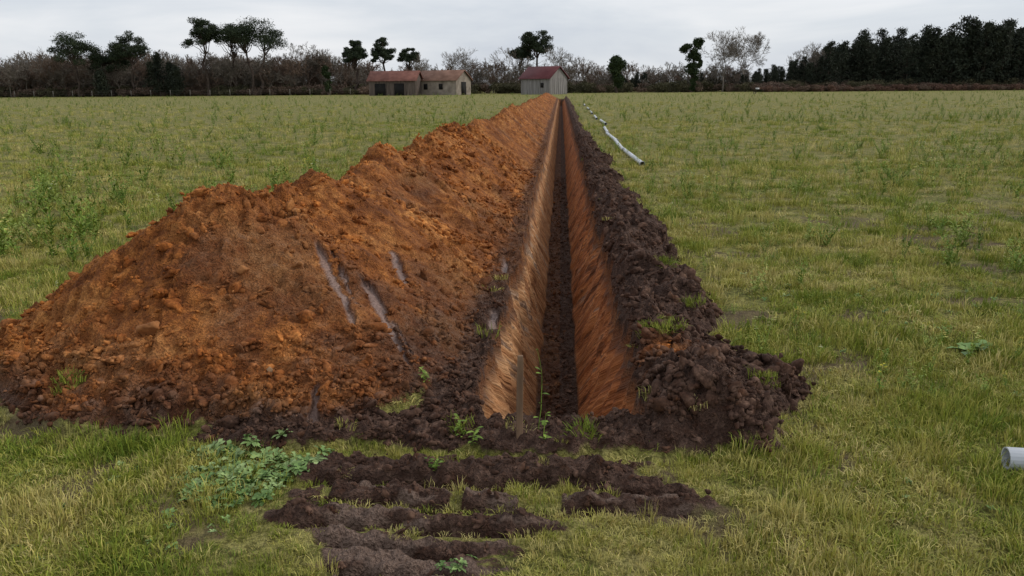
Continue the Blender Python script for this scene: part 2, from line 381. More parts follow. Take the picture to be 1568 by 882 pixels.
def tubes(segs, sides=4):
    segs = np.array(segs, float)
    p0 = segs[:, 0:3]; r0 = segs[:, 3:4]; p1 = segs[:, 4:7]; r1 = segs[:, 7:8]
    d = p1-p0; d /= np.maximum(np.linalg.norm(d, axis=1, keepdims=True), 1e-9)
    up = np.where(np.abs(d[:, 2:3]) > .9, np.array([[1., 0, 0]]), np.array([[0, 0, 1.]]))
    a = np.cross(d, up); a /= np.linalg.norm(a, axis=1, keepdims=True); b = np.cross(d, a)
    n = len(segs); Vs = np.zeros((n, sides*2, 3))
    for i in range(sides):
        t = 2*math.pi*i/sides; o = a*math.cos(t)+b*math.sin(t)
        Vs[:, i] = p0+o*r0; Vs[:, sides+i] = p1+o*r1
    base = (np.arange(n)*sides*2)[:, None]
    Fs = np.concatenate([np.concatenate([base+i, base+(i+1) % sides, base+sides+(i+1) % sides, base+sides+i], 1) for i in range(sides)])
    return Vs.reshape(-1, 3), Fs
def join_parts(parts):
    Vs = []; Fs = []; Ms = []; o = 0
    for v, f, m in parts:
        v = np.asarray(v, float); f = np.asarray(f, int)
        Vs.append(v); Fs.append(f+o); Ms.append(np.full(len(f), m)); o += len(v)
    return np.concatenate(Vs), np.concatenate(Fs), np.concatenate(Ms)
def part_obj(name, parts, mats, coll=None, loc=None, smooth=False):
    V_, F_, M_ = join_parts(parts); me = mesh_np(name, V_, F_, smooth)
    o = addobj(name, me, mats, coll)
    me.polygons.foreach_set('material_index', M_.astype(np.int32))
    if loc is not None: o.location = loc
    return o

# grass sources
gcoll = srccoll('grass_sources')
for i in range(6):
    rng = random.Random(100+i)
    v, f = blades(38, .018, [.045, .05, .065, .04, .085, .035][i], .07, .0042, [1.2, 1.6, .9, 2.0, .8, 2.4][i], rng)
    addobj('grass_tuft_%d' % i, mesh_np('grass_tuft_%d' % i, v, f), [M_grass], gcoll)
def field_pts(n, y0, y1, xl, xr, pw=1.0):
    y = y0+(y1-y0)*R.rand(n)**pw
    x = xl(y)+(xr(y)-xl(y))*R.rand(n)
    return x, y
L_ = lambda y: -.78*y-.6
Rr = lambda y: .62*y+.6
gx = []; gy = []; gs = []
for (n, y0, y1, s0, s1) in [(15000, 2.3, 5.0, .6, 1.2), (13000, 4.8, 9.5, .75, 1.5), (8500, 9, 18, .9, 2.0), (6000, 17, 38, 1.2, 2.6), (3000, 36, 80, 1.6, 3.2)]:
    x, y = field_pts(n, y0, y1, L_, Rr)
    gx.append(x); gy.append(y); gs.append(s0+(s1-s0)*R.rand(n))
gx = np.concatenate(gx); gy = np.concatenate(gy); gs = np.concatenate(gs)
G = surf(gx, gy)
den = np.clip(1-G['soil']*2.2, 0, 1)*(1-.8*G['bare'])
den *= .4+.6*sst(-.25, .25, fbm(gx, gy, .5, 201))
keep = (R.rand(len(gx)) < den) & (G['t'] <= 0)
rare = (R.rand(len(gx)) < .010) & (G['tr']+G['mud']*.6 > .5) & (G['t'] <= 0) & (G['hm'] < .5)
keep |= rare
gx, gy, gs = gx[keep], gy[keep], gs[keep]; gz = G['z'][keep]; n = len(gx); trk = G['trk'][keep]
dry = np.clip(.46+.65*fbm(gx, gy, .7, 202)+.35*fbm(gx, gy, 5., 203)+.27*R.randn(n)+.10*sst(5, 16, gy), 0, 1)
rot = np.stack([R.randn(n)*.15, R.randn(n)*.15, R.rand(n)*6.28], 1)
hs = gs*(.65+.7*sst(-.3, .4, fbm(gx, gy, .35, 204)))*(1-.45*trk)
gw = gs*(1-.35*trk)
scatter('field_grass', np.stack([gx, gy, gz], 1), rot, np.stack([gw, gw, hs], 1), R.randint(0, 6, n), dry, gcoll)

# weed sources
wcoll = srccoll('weed_sources')
def mk_weed(rng, nst, lean, leaflen, flowers, lf=9):
    segs = []; Vs = []; Fs = []; fl = []
    for s in range(nst):
        a = rng.uniform(0, 6.28); h = rng.uniform(.55, 1.); p = Vector((rng.uniform(-.06, .06), rng.uniform(-.06, .06), -.02)); d = Vector((math.cos(a)*lean, math.sin(a)*lean, 1)).normalized()
        k = 5
        for i in range(k):
            p2 = p+d*h/k; segs.append((*p, .011*(1-i/k*.6), *p2, .011*(1-(i+1)/k*.6)))
            for j in range(max(1, lf//k)):
                la = rng.uniform(0, 6.28); t = rng.random(); o = p.lerp(p2, t)
                leaf(Vs, Fs, o, la, rng.uniform(.2, .9), leaflen*rng.uniform(.6, 1.1)*(1.15-.12*i), leaflen*.28, .25)
            d = (d+Vector((rng.uniform(-.12, .12), rng.uniform(-.12, .12), .05))).normalized(); p = p2
        if flowers:
            for j in range(3):
                o = p+Vector((rng.uniform(-.06, .06), rng.uniform(-.06, .06), rng.uniform(-.05, .04)))
                for m in range(3): leaf(fl, FL, o, m*2.1, .3, .045, .045, .1)
    return segs, Vs, Fs, fl
for i, (nst, lean, ll, flw, lf) in enumerate([(4, .4, .24, 0, 15), (5, .6, .22, 0, 15), (3, .3, .19, 1, 15), (6, .8, .24, 0, 15), (4, .5, .18, 1, 15), (2, .25, .14, 1, 10)]):
    FL = []
    segs, Vs, Fs, fl = mk_weed(random.Random(300+i), nst, lean, ll, flw, lf)
    sv, sf = tubes(segs, 3)
    parts = [(sv, sf, 0), (Vs, Fs, 0)]
    if fl: parts.append((fl, FL, 1))
    part_obj('weed_%d' % i, parts, [M_weed, M_yel], wcoll)
x1, y1 = field_pts(1200, 4.2, 14, L_, Rr); x2, y2 = field_pts(4000, 12, 40, L_, Rr); x3, y3 = field_pts(5500, 38, 150, L_, Rr)
wx = np.concatenate([x1, x2, x3]); wy = np.concatenate([y1, y2, y3])
W = surf(wx, wy)
cl = fbm(wx, wy, 2.2, 220)+.3*fbm(wx, wy, 9, 221)
keep = (W['soil'] < .1) & (W['t'] <= 0) & ((cl > .05) | (R.rand(len(wx)) < .3))
wx, wy, wz = wx[keep], wy[keep], W['z'][keep]; n = len(wx)
s = (.07+.22*R.rand(n)**1.8)*(1+.5*(wy > 12))
s = np.where(wy > 38, .22+.28*R.rand(n), s)
scatter('field_weeds', np.stack([wx, wy, wz], 1), np.stack([R.randn(n)*.1, R.randn(n)*.1, R.rand(n)*6.28], 1), np.stack([s*.8, s*.8, s*1.15], 1), R.randint(0, 6, n), R.rand(n), wcoll)
cl_pts = []
for (cx_, cy_, nn, sp, sz) in [(-5.6,9.2,12,.35,.62), (-6.6,10.8,14,.7,.66), (-4.6,11.5,8,.6,.45), (-7.5,13,16,1.,.66), (-4.3,13.8,12,.8,.5), (-9.5,17,18,1.5,.65), (-6.0,7.9,10,.4,.6), (-4.9,7.7,4,.25,.45), (2.9,8.8,6,.15,.32), (3.9,7.6,8,.3,.38), (4.4,8.6,9,.5,.45), (5.0,7.7,9,.3,.5), (2.1,8.1,5,.25,.18), (3.6,12.5,10,.5,.38), (6,14,12,.8,.48), (4.0,6.2,6,.25,.28), (3.6,5.7,4,.2,.15), (1.9,13,6,.5,.32), (-3.1,17,10,.7,.38), (-2.8,9.5,3,.4,.2), (2.6,17,9,.7,.38), (9,19,14,1.4,.5), (-13,22,16,2,.6)]:
    for k in range(nn): cl_pts.append((cx_+R.randn()*sp*.8, cy_+R.randn()*sp, sz*R.uniform(.4, 1.1)))
cp = np.array(cl_pts); C = surf(cp[:, 0], cp[:, 1]); n = len(cp)
scatter('tall_weed_clumps', np.stack([cp[:, 0], cp[:, 1], C['z']], 1), np.stack([R.randn(n)*.1, R.randn(n)*.1, R.rand(n)*6.28], 1), np.stack([cp[:, 2]*.75, cp[:, 2]*.75, cp[:, 2]*1.15], 1), R.randint(0, 5, n), R.rand(n), wcoll)

# rosettes
rcoll = srccoll('rosette_sources')
for i in range(4):
    rng = random.Random(400+i); Vs = []; Fs = []
    for k in range(11):
        leaf(Vs, Fs, (0, 0, 0), k*2.4+rng.uniform(-.3, .3), rng.uniform(.15, .9), rng.uniform(.6, 1.), rng.uniform(.26, .4), .35, i != 1)
    addobj('rosette_%d' % i, mesh_np('rosette_%d' % i, Vs, Fs, True), [M_leafy], rcoll)
def patch(name, items):
    a = np.array(items); z = surf(a[:, 0], a[:, 1])['z']; n = len(a)
    scatter(name, np.stack([a[:, 0], a[:, 1], z+.012], 1), np.stack([R.randn(n)*.25, R.randn(n)*.25, R.rand(n)*6.28], 1), np.stack([a[:, 2]]*3, 1), R.randint(0, 4, n), R.rand(n), rcoll)
it = [(-1.36+R.randn()*.13, 3.20+R.randn()*.13, R.uniform(.035, .065)) for _ in range(100)]
it += [(-1.57+R.randn()*.09, 3.40+R.randn()*.03, R.uniform(.05, .085)) for _ in range(18)]
patch('broadleaf_weed_patch', it)
patch('dock_plant', [(2.62, 5.0, .2), (2.66, 5.05, .17)])
patch('clover_patch', [(-.38+R.randn()*.04, 2.62+R.randn()*.05, R.uniform(.02, .04)) for _ in range(6)] + [(2.3+R.randn()*.4, 6.3+R.randn()*.7, R.uniform(.03, .07)) for _ in range(14)]+[(-2.6+R.randn()*.1, 2.9+R.randn()*.1, .04) for _ in range(4)]+[(R.uniform(1.2, 4), R.uniform(3, 7), R.uniform(.02, .04)) for _ in range(60)]+[(R.uniform(-3, -1.3), R.uniform(2.5, 3.3), R.uniform(.02, .04)) for _ in range(40)])

# clods -----------------------------------------------------------------
ccoll = srccoll('clod_sources')
import bmesh
def ico(sub):
    bm = bmesh.new(); bmesh.ops.create_icosphere(bm, subdivisions=sub, radius=1)
    v = np.array([x.co[:] for x in bm.verts]); f = np.array([[q_.index for q_ in p.verts] for p in bm.faces]); bm.free(); return v, f
iv, if_ = ico(3); iv2, if2 = ico(2)
def lump(v, rng, seed, amp=.3):
    v = v.copy()
    for k in range(8):
        nrm = rng.randn(3); nrm /= np.linalg.norm(nrm); c = rng.uniform(.45, .8)
        dd = v@nrm; v = v-np.outer(np.clip(dd-c, 0, None), nrm)
    nz = fbm(v[:, 0]+v[:, 2]*1.7+5*seed, v[:, 1]-v[:, 2]*1.3, .5, 510+seed, 3)
    return v*(1+amp*nz)[:, None]
for i in range(8):
    rng = np.random.RandomState(500+i)
    parts = [(lump(iv2, rng, i, .4)*np.array([1, rng.uniform(.65, 1), rng.uniform(.5, .8)]), if2, 0)]
    for k in range(5):
        a = rng.uniform(0, 6.28); rr = rng.uniform(.6, 1.3); s_ = rng.uniform(.12, .5)
        parts.append((lump(iv2, rng, i*10+k)*s_*np.array([1, rng.uniform(.6, 1), rng.uniform(.6, .9)])+np.array([rr*math.cos(a), rr*math.sin(a), rng.uniform(-.35, .25)]), if2, 0))
    v_, f_, _ = join_parts(parts)
    addobj('clod_%d' % i, mesh_np('clod_%d' % i, v_, f_, False), [M_clod], ccoll)
def clods(name, x, y, size, dkadd=0., sink=.3):
    C = surf(x, y); k = (C['slick'] < .2); x, y, size = x[k], y[k], size[k]; C = {a: b[k] for a, b in C.items()}; n = len(x)
    scatter(name, np.stack([x, y, C['z']+size*(.3-sink)], 1), np.stack([R.randn(n)*.6, R.randn(n)*.6, R.rand(n)*6.28], 1), np.stack([size*R.uniform(.8, 1.4, n), size, size*R.uniform(.7, 1.2, n)], 1), R.randint(0, 8, n), np.clip(C['dk']+dkadd+.06*R.randn(n), 0, 1), ccoll)
def rs(n, a, b, pw=3.): return a+(b-a)*R.rand(n)**pw
x = R.uniform(-4.0, -.45, 22000); y = 3.4+R.rand(22000)**1.5*12
C = surf(x, y)
w = (C['hm'] > .3)*(C['slick'] < .2)*(C['t'] <= 0)*np.clip(.12+.75*sst(.05, .45, fbm(x, y, .4, 601)+.1)+.6*(1-sst(.1, .45, C['hz']))+.5*sst(.7, .85, C['hz']), 0, 1)
k = R.rand(len(x)) < w; x, y = x[k], y[k]
clods('heap_clods', x, y, rs(len(x), .006, .050, 4.8)*(1+.03*y))
x = R.uniform(-4.0, -.4, 3500); y = R.uniform(3.35, 4.5, 3500); C = surf(x, y)
k = (C['soil'] > .4) & (C['hz'] < .35) & (C['t'] <= 0); x, y = x[k], y[k]
clods('toe_clods', x, y, rs(len(x), .008, .045, 4.), .0)
x = R.uniform(.42, 1.7, 12000); y = 3.35+R.rand(12000)**1.7*22; C = surf(x, y)
k = (C['wm'] > .2) & (C['t'] <= 0); x, y = x[k], y[k]
clods('topsoil_clods', x, y, rs(len(x), .007, .066, 4.), .0, .4)
x = R.uniform(-1.9, 1.2, 5000); y = R.uniform(2.5, 3.9, 5000); C = surf(x, y)
k = ((C['mud'] > .5) | ((C['tr'] > .6) & (C['pale'] < .3) & (R.rand(len(x)) < .8))) & (C['t'] <= 0); x, y = x[k], y[k]
clods('mud_clods', x, y, rs(len(x), .005, .032, 4.), .05, .4)
x = R.uniform(-.62, -.44, 2000); y = 3.8+R.rand(2000)**1.6*20; C = surf(x, y); k = C['t'] <= 0
clods('lip_clods', x[k], y[k], rs(k.sum(), .006, .034, 4.), .0, .4)
x = R.uniform(-.17, .15, 1500); y = 5.3+R.rand(1500)**1.5*18
clods('trench_bottom_clods', x, y, rs(len(x), .01, .04, 2.5), .0, .3)
def one_lump(name, x_, y_, s_, m):
    rng = np.random.RandomState(int(abs(x_*100)))
    o = addobj(name, mesh_np(name, lump(iv, rng, 3, .3), if_, True), [m])
    o.location = (x_, y_, float(surf(np.array([x_]), np.array([y_]))['z'][0])+s_*.3); o.scale = (s_, s_*.85, s_*.8)
for (x_, y_, s_) in [(.80, 4.38, .028), (-1.55, 4.0, .025)]: one_lump('stone', x_, y_, s_, M_stoneb)
for (x_, y_, s_) in [(1.12, 4.45, .055), (-2.27, 4.15, .07), (-1.9, 4.6, .04)]: one_lump('clay_lump', x_, y_, s_, M_clay)

tp = [(.62, 4.75), (.70, 4.82), (.56, 4.85), (.66, 4.9), (-2.6, 3.85), (-2.55, 3.88), (1.1, 4.15), (.1, 3.55), (-.5, 3.6), (.95, 5.6), (.85, 6.4), (1.0, 8)]
tp = np.array([(a+R.randn()*.025, b+R.randn()*.02) for a, b in tp for _ in range(6)]); n = len(tp)
scatter('spoil_grass_tufts', np.stack([tp[:, 0], tp[:, 1], surf(tp[:, 0], tp[:, 1])['z']+.01], 1), np.stack([R.randn(n)*.3, R.randn(n)*.3, R.rand(n)*6.28], 1), np.stack([R.uniform(.6, .95, n)]*3, 1), R.randint(0, 6, n), np.full(n, .2), gcoll)

# ---------------------------------------------------------------- stake + weed beside
def gz1(x, y): return float(surf(np.array([x]), np.array([y]))['z'][0])
def stake(name, x, y, h, w, tilt):
    bm = bmesh.new()
    secs = [(-.08, .5), (0, .5), (h*.5, .5), (h-.02, .48), (h, .38)]
    rings = []
    for zz, s in secs:
        rings.append([bm.verts.new((w*s*a+.002*random.uniform(-1, 1), w*s*b*.8+.002*random.uniform(-1, 1), zz)) for a, b in ((-1, -.8), (-.8, -1), (.8, -1), (1, -.8), (1, .8), (.8, 1), (-.8, 1), (-1, .8))])
    for r0, r1 in zip(rings, rings[1:]):
        for i in range(8): bm.faces.new((r0[i], r0[(i+1) % 8], r1[(i+1) % 8], r1[i]))
    bm.faces.new(rings[-1]); bm.faces.new(rings[0][::-1])
    me = bpy.data.meshes.new(name); bm.to_mesh(me); bm.free()
    o = addobj(name, me, [M_wood], loc=(x, y, gz1(x, y))); o.rotation_euler = tilt; return o
stake('wooden_stake', -.19, 3.56, .40, .030, (.02, .02, .2))
def custom_weed(name, x, y, h, seed, leafs, nst=1, ll=.12, lean=.08, lw=.35):
    rng = random.Random(seed); segs = []; Vs = []; Fs = []
    for s in range(nst):
        p = Vector((0, 0, -.02)); a = rng.uniform(0, 6.28); d = Vector((math.cos(a)*lean, math.sin(a)*lean, 1)).normalized()
        for i in range(7):
            p2 = p+d*h/7; segs.append((*p, .0025*(1-i/9), *p2, .0025*(1-(i+1)/9)))
            for j in range(leafs): leaf(Vs, Fs, p.lerp(p2, rng.random()), rng.uniform(0, 6.28), rng.uniform(.1, .8), ll*h*rng.uniform(.5, 1.1), ll*h*lw, .3)
            d = (d+Vector((rng.uniform(-.15, .15), rng.uniform(-.15, .15), .1))).normalized(); p = p2
    sv, sf = tubes(segs, 4)
    return part_obj(name, [(sv, sf, 0), (Vs, Fs, 0)], [M_weed], loc=(x, y, gz1(x, y)))
custom_weed('tall_weed', -.10, 3.62, .44, 2, 1, 1, .12)
custom_weed('tall_weed', -.07, 3.50, .14, 5, 2, 1, .3)
custom_weed('leaning_weed', -.42, 3.55, .16, 9, 3, 2, .3, .9)
custom_weed('small_weed', -.75, 4.25, .10, 11, 3, 2, .4, .4)
custom_weed('small_weed', -.55, 3.22, .07, 12, 3, 2, .5, .4)

# ---------------------------------------------------------------- pipes
def pipe(name, p0, p1, r, bell=True):
    p0 = Vector(p0); p1 = Vector(p1); d = p1-p0; L = d.length
    prof = [(L*.1, r*.86), (.0, r*1.0), (0., r*1.14), (.10, r*1.14), (.115, r), (L, r), (L, r*.86), (L*.9, r*.86)]
    N_ = 20; bm = bmesh.new(); rings = [[bm.verts.new((a, rr*math.cos(2*math.pi*k/N_), rr*math.sin(2*math.pi*k/N_))) for k in range(N_)] for a, rr in prof]
    for a, b in zip(rings, rings[1:]):
        for k in range(N_): bm.faces.new((a[k], a[(k+1) % N_], b[(k+1) % N_], b[k]))
    me = bpy.data.meshes.new(name); bm.to_mesh(me); bm.free()
    o = addobj(name, me, [M_pvc]); o.matrix_world = Matrix.Translation(p0) @ d.to_track_quat('X', 'Z').to_matrix().to_4x4(); return o
pipe('drain_pipe', (2.00, 3.43, .06), (4.9, 3.10, .06), .045)
for (xa, ya, xb, yb) in [(1.72, 17.2, 1.62, 21.1), (1.60, 20.9, 1.63, 24.8), (1.66, 24.3, 1.58, 28.2), (1.62, 28.4, 1.70, 32.2), (1.9, 35, 1.86, 38.8), (1.75, 40.5, 1.8, 44.3), (1.8, 48, 1.85, 52), (1.9, 56, 1.9, 60), (1.9, 66, 1.95, 70)]:
    pipe('drain_pipe', (xa, ya, .06), (xb, yb, .06), .05)

# ---------------------------------------------------------------- distant vegetation
def leafcloud(cen, su, sv, rng):
    n = len(cen); a = rng.randn(n, 3); a /= np.linalg.norm(a, axis=1, keepdims=True); b = np.cross(a, rng.randn(n, 3)); b /= np.linalg.norm(b, axis=1, keepdims=True)
    a = a*(su*rng.uniform(.6, 1.3, (n, 1))); b = b*(sv*rng.uniform(.6, 1.3, (n, 1)))
    V_ = np.stack([cen-a, cen-b*.8, cen+a, cen+b*.8], 1).reshape(-1, 3)
    return V_, np.arange(n*4).reshape(n, 4)
def clump(c, r, n, rng, flat=.5):
    d = rng.randn(n, 3); d /= np.linalg.norm(d, axis=1, keepdims=True); rr = rng.uniform(.25, 1, (n, 1))**.5
    return np.array(c)+d*rr*np.array([r, r, r*flat])*(1+.25*rng.randn(n, 1)*.7)
def limb(segs, p, q, r0, r1, rng, k=5, wob=.08):
    p = np.array(p, float); q = np.array(q, float); L = np.linalg.norm(q-p); pts = [p+(q-p)*i/k+(rng.randn(3)*wob*L/k if 0 < i < k else 0) for i in range(k+1)]
    for i in range(k): segs.append((*pts[i], r0+(r1-r0)*i/k, *pts[i+1], r0+(r1-r0)*(i+1)/k))
    return pts
def umbrella_pine(name, x, y, h, cw, ch, seed, lean=0., dens=1., split=False):
    rng = np.random.RandomState(seed); segs = []; cen = []
    top = np.array([lean*h, rng.uniform(-.5, .5), h-ch*.6])
    stems = [top] if not split else [top+[-cw*.16, 0, 0], top+[cw*.2, 0, -.6]]
    for s_i, tp_ in enumerate(stems):
        pts = limb(segs, (s_i*.5, 0, -.2), tp_, .30, .15, rng, 7, .22)
        for j in range(int(34/len(stems))+4):
            a = rng.uniform(0, 6.28); u = math.sqrt(rng.uniform(.0, 1)); rr = cw/2*u*(1 if not split else .72)*.9
            ztop = h-ch*.10-ch*.42*u*u; hz = ztop-rng.uniform(0, 1)*ch*.6*(1-.4*u)
            e = np.array([tp_[0]+rr*math.cos(a), tp_[1]+rr*math.sin(a), hz])
            i0 = pts[-1-rng.randint(0, 3)]
            limb(segs, i0, e-[0, 0, .3], .09, .03, rng, 4, .15)
            rc = cw*rng.uniform(.10, .17)
            cen.append(clump(e, rc, int(220*dens), rng, .62))
        for j in range(3):
            i0 = pts[rng.randint(3, 6)]; a = rng.uniform(0, 6.28); limb(segs, i0, i0+np.array([math.cos(a)*1.2, math.sin(a)*1.2, .5]), .05, .015, rng, 3)
    sv, sf = tubes(segs, 5); lv, lf_ = leafcloud(np.concatenate(cen), .20, .09, rng)
    return part_obj(name, [(sv, sf, 0), (lv, lf_, 1)], [M_bark, M_needle], loc=(x, y, 0))
def bare_segs(h, seed, spread=.5, depth=6, r0=None, kids=(2, 3), trunk=.22, minr=.022):
    rng = random.Random(seed); segs = []; r0 = r0 or h*.018
    def rec(p, d, L, r, dep):
        k = 3 if dep > 2 else 2
        for i in range(k):
            p2 = p+d*L/k; r2 = max(r*(1-.25/k*(i+1)), minr*.7); segs.append((*p, r, *p2, r2))
            d = (d+Vector([rng.gauss(0, .10) for _ in range(3)])+Vector((0, 0, .03))).normalized(); p = p2; r = r2
            if dep < depth and dep > 0 and rng.random() < .45:
                sd = (d+Vector([rng.gauss(0, .6) for _ in range(3)])).normalized(); rec(p, sd, L*.55, max(r*.45, minr), min(dep+2, depth))
        if dep >= depth: return
        for c in range(rng.choice(kids)+(1 if dep == 0 else 0)):
            ax = Vector([rng.gauss(0, 1) for _ in range(3)]).cross(d).normalized()
            nd = (d+ax*rng.uniform(.5, 1.2)*spread*1.3+Vector((0, 0, .12))).normalized()
            rec(p, nd, L*rng.uniform(.66, .86), max(r*.62, minr), dep+1)
    rec(Vector((0, 0, -.1)), Vector((rng.gauss(0, .04), rng.gauss(0, .04), 1)).normalized(), h*trunk, r0, 0)
    s_ = np.array(segs); m = s_[:, 6].max(); s_[:, [0, 1, 2, 4, 5, 6]] *= h/m
    return s_
def bare_tree(name, x, y, h, seed, spread=.5, depth=6, mat=None, coll=None, **kw):
    v, f = tubes(bare_segs(h, seed, spread, depth, **kw), 3)
    return part_obj(name, [(v, f, 0)], [mat or M_twig], coll, loc=(x, y, 0))
def conifer_parts(h, w, seed, n=1500):
    rng = np.random.RandomState(seed); segs = []; limb(segs, (0, 0, -.1), (rng.randn()*.2, rng.randn()*.2, h), .16, .02, rng, 6)
    cen = []
    for z_ in np.arange(h*.12, h, h*.055):
        t = (z_/h); rr = w/2*(1-t)**.55*rng.uniform(.6, 1.3)+.1
        for j in range(6):
            a = rng.uniform(0, 6.28); r_ = rr*rng.uniform(.5, 1.25); e = np.array([r_*math.cos(a), r_*math.sin(a), z_+r_*.3]); segs.append((0, 0, z_, .03, *e, .01))
            cen.append(np.array([[0, 0, z_]])+(e-[0, 0, z_])[None]*rng.uniform(.25, 1.1, (18, 1))+rng.randn(18, 3)*.25)
    sv, sf = tubes(segs, 3); lv, lf_ = leafcloud(np.concatenate(cen), .28, .12, rng)
    return [(sv, sf, 0), (lv, lf_, 1)]

umbrella_pine('pine_tree', -98., 163, 13.2, 9.8, 7.4, 11)
umbrella_pine('pine_tree', -93.5, 168, 11.4, 8.4, 7.2, 12)
umbrella_pine('pine_tree', -87.5, 165, 13.2, 7.6, 7.0, 13)
umbrella_pine('pine_tree', -71.6, 164, 17.0, 7.0, 9.0, 14, .0)
umbrella_pine('pine_tree', -61.8, 165, 15.8, 12.0, 7.8, 15, -.0, 1.1, True)
umbrella_pine('pine_tree', -67.3, 168, 14.6, 7.0, 5.8, 16, .0)
umbrella_pine('pine_tree', -41.9, 168, 11.3, 5.2, 5.8, 17)
umbrella_pine('pine_tree', -36.6, 170, 11.6, 5.0, 5.8, 18)
umbrella_pine('pine_tree', -31.4, 172, 9.8, 4.6, 3.8, 19)
umbrella_pine('pine_tree', -5.2, 172, 13.8, 6.8, 6.8, 20, .0)
umbrella_pine('pine_tree', -8.4, 176, 10.0, 5.2, 3.6, 21)
for (x_, h_, s_, sp, mt) in [(-113, 9.6, 1, .5, M_twig), (-105, 10.2, 2, .55, M_twigb), (-101, 9, 22, .55, M_twigb), (-83, 8.6, 23, .6, M_twig), (-76, 8.2, 24, .6, M_twigb), (-54, 10.8, 3, .6, M_twig), (-50, 9.2, 33, .6, M_twig), (-58, 8.6, 34, .6, M_twigb), (-23.5, 9.6, 4, .75, M_twig), (-20.5, 8.8, 44, .75, M_twig), (-27, 8.0, 45, .7, M_twig), (-10.5, 9.2, 5, .6, M_twig), (-1.0, 9.2, 6, .6, M_twig), (2.6, 8.0, 66, .6, M_twig), (5.5, 6.4, 67, .6, M_twigb), (32.6, 12.6, 7, .62, M_twig), (36.8, 11.8, 77, .6, M_twig), (49.4, 9.6, 8, .6, M_twig), (51.5, 9.0, 88, .6, M_twig)]:
    bare_tree('bare_tree', x_, 168+(s_ % 5), h_, 700+s_, sp, 7 if h_ > 10.5 else 6, mt)
def ivy_tree(name, x, y, h, spec, seed):
    rng = np.random.RandomState(seed); segs = []; limb(segs, (0, 0, -.1), (.2, 0, h*.8), .3, .1, rng)
    cen = []
    for (cx_, cz_, rx, rz, n) in spec:
        for _ in range(max(4, int(n/130))):
            d = rng.randn(3); d /= np.linalg.norm(d); c = np.array([cx_, 0, cz_])+d*np.array([rx, rx, rz])*rng.uniform(.2, .75)
            cen.append(clump(c, min(rx, rz)*.48, 170, rng, .9)); segs.append((.1, 0, max(cz_-rz*.6, .5), .05, *c, .02))
    sv, sf = tubes(segs, 4); lv, lf_ = leafcloud(np.concatenate(cen), .17, .11, rng)
    return part_obj(name, [(sv, sf, 0), (lv, lf_, 1)], [M_bark, M_ivy], loc=(x, y, 0))
ivy_tree('ivy_covered_tree', 10.9, 165, 7.4, [(0, 4.9, 2.1, 2.2, 3200), (.2, 2.6, 1.6, 2.2, 2600), (-.3, 6.2, 1.4, 1.0, 1200)], 31)
ivy_tree('ivy_covered_tree', 25.6, 165, 11, [(.9, 9.4, 1.1, 1.5, 1400), (-1.4, 8.4, 1.4, 1.1, 1400), (.3, 6.8, 1.7, 1.5, 2000), (.1, 4.5, 1.6, 1.8, 1800), (.2, 2., 1.0, 1.8, 1200), (1.8, 5.4, 1.2, .9, 700)], 32)
ivy_tree('ivy_covered_tree', -46.5, 163, 7, [(0, 4.4, 1.1, 2.2, 1800), (0, 2., 1.1, 1.6, 1200)], 35)

fc = srccoll('conifer_sources')
for i in range(6):
    part_obj('conifer_%d' % i, conifer_parts([10, 9, 11, 8, 10, 9.5][i], [5.6, 5.0, 5.6, 5.2, 4.6, 6.0][i], 800+i), [M_bark, M_forest], fc)
pts = []
for _ in range(560):
    x_ = R.uniform(36, 150); yy_ = R.uniform(164, 196)
    hgt = np.interp(x_*165/yy_, [37, 46, 55, 70, 88, 120], [3.6, 5.8, 9.6, 10.4, 12.2, 12.5])
    pts.append((x_, yy_, hgt/9.7*R.uniform(.78, 1.12)))
for _ in range(50):
    x_ = R.uniform(12, 38); pts.append((x_, R.uniform(176, 190), R.uniform(.28, .45)))
pa = np.array(pts); n = len(pa)
scatter('pine_forest', np.stack([pa[:, 0], pa[:, 1], pa[:, 0]*0-.1], 1), np.stack([R.randn(n)*.03, R.randn(n)*.03, R.rand(n)*6.28], 1), np.stack([pa[:, 2]*.9, pa[:, 2]*.9, pa[:, 2]], 1), R.randint(0, 6, n), R.rand(n), fc)
for (x_, y_, s_) in [(-81.5, 164, .86), (-79.5, 165, .7), (-84, 166, .7), (-92, 161, .55), (-77, 162, .6)]:
    part_obj('spruce_tree', conifer_parts(9.5*s_, 4*s_+.6, int(900+abs(x_))), [M_bark, M_forest], loc=(x_, y_, 0))
bc = srccoll('brush_sources')
for i in range(6):
    bare_tree('brush_%d' % i, 0, 0, [6, 7, 5, 6.5, 5.5, 7][i], 850+i, .75, 5, [M_twig, M_twigb, M_twig, M_twig, M_twigb, M_twig][i], bc, trunk=.14, kids=(2, 3), minr=.035)
pts = []
for _ in range(340):
    x_ = R.uniform(-135, -44); pts.append((x_, R.uniform(166, 192), R.uniform(.75, 1.35)))
for _ in range(190):
    x_ = R.uniform(-46, 40); pts.append((x_, R.uniform(172, 195), R.uniform(.4, 1.05)))
for _ in range(60):
    x_ = R.uniform(-130, -44); pts.append((x_, R.uniform(180, 200), R.uniform(1.2, 1.6)))
pa = np.array(pts); n = len(pa)
scatter('distant_bare_woodland', np.stack([pa[:, 0], pa[:, 1], pa[:, 0]*0], 1), np.stack([R.randn(n)*.04, R.randn(n)*.04, R.rand(n)*6.28], 1), np.stack([pa[:, 2]]*3, 1), R.randint(0, 6, n), R.rand(n), bc)
hc = srccoll('shrub_sources')
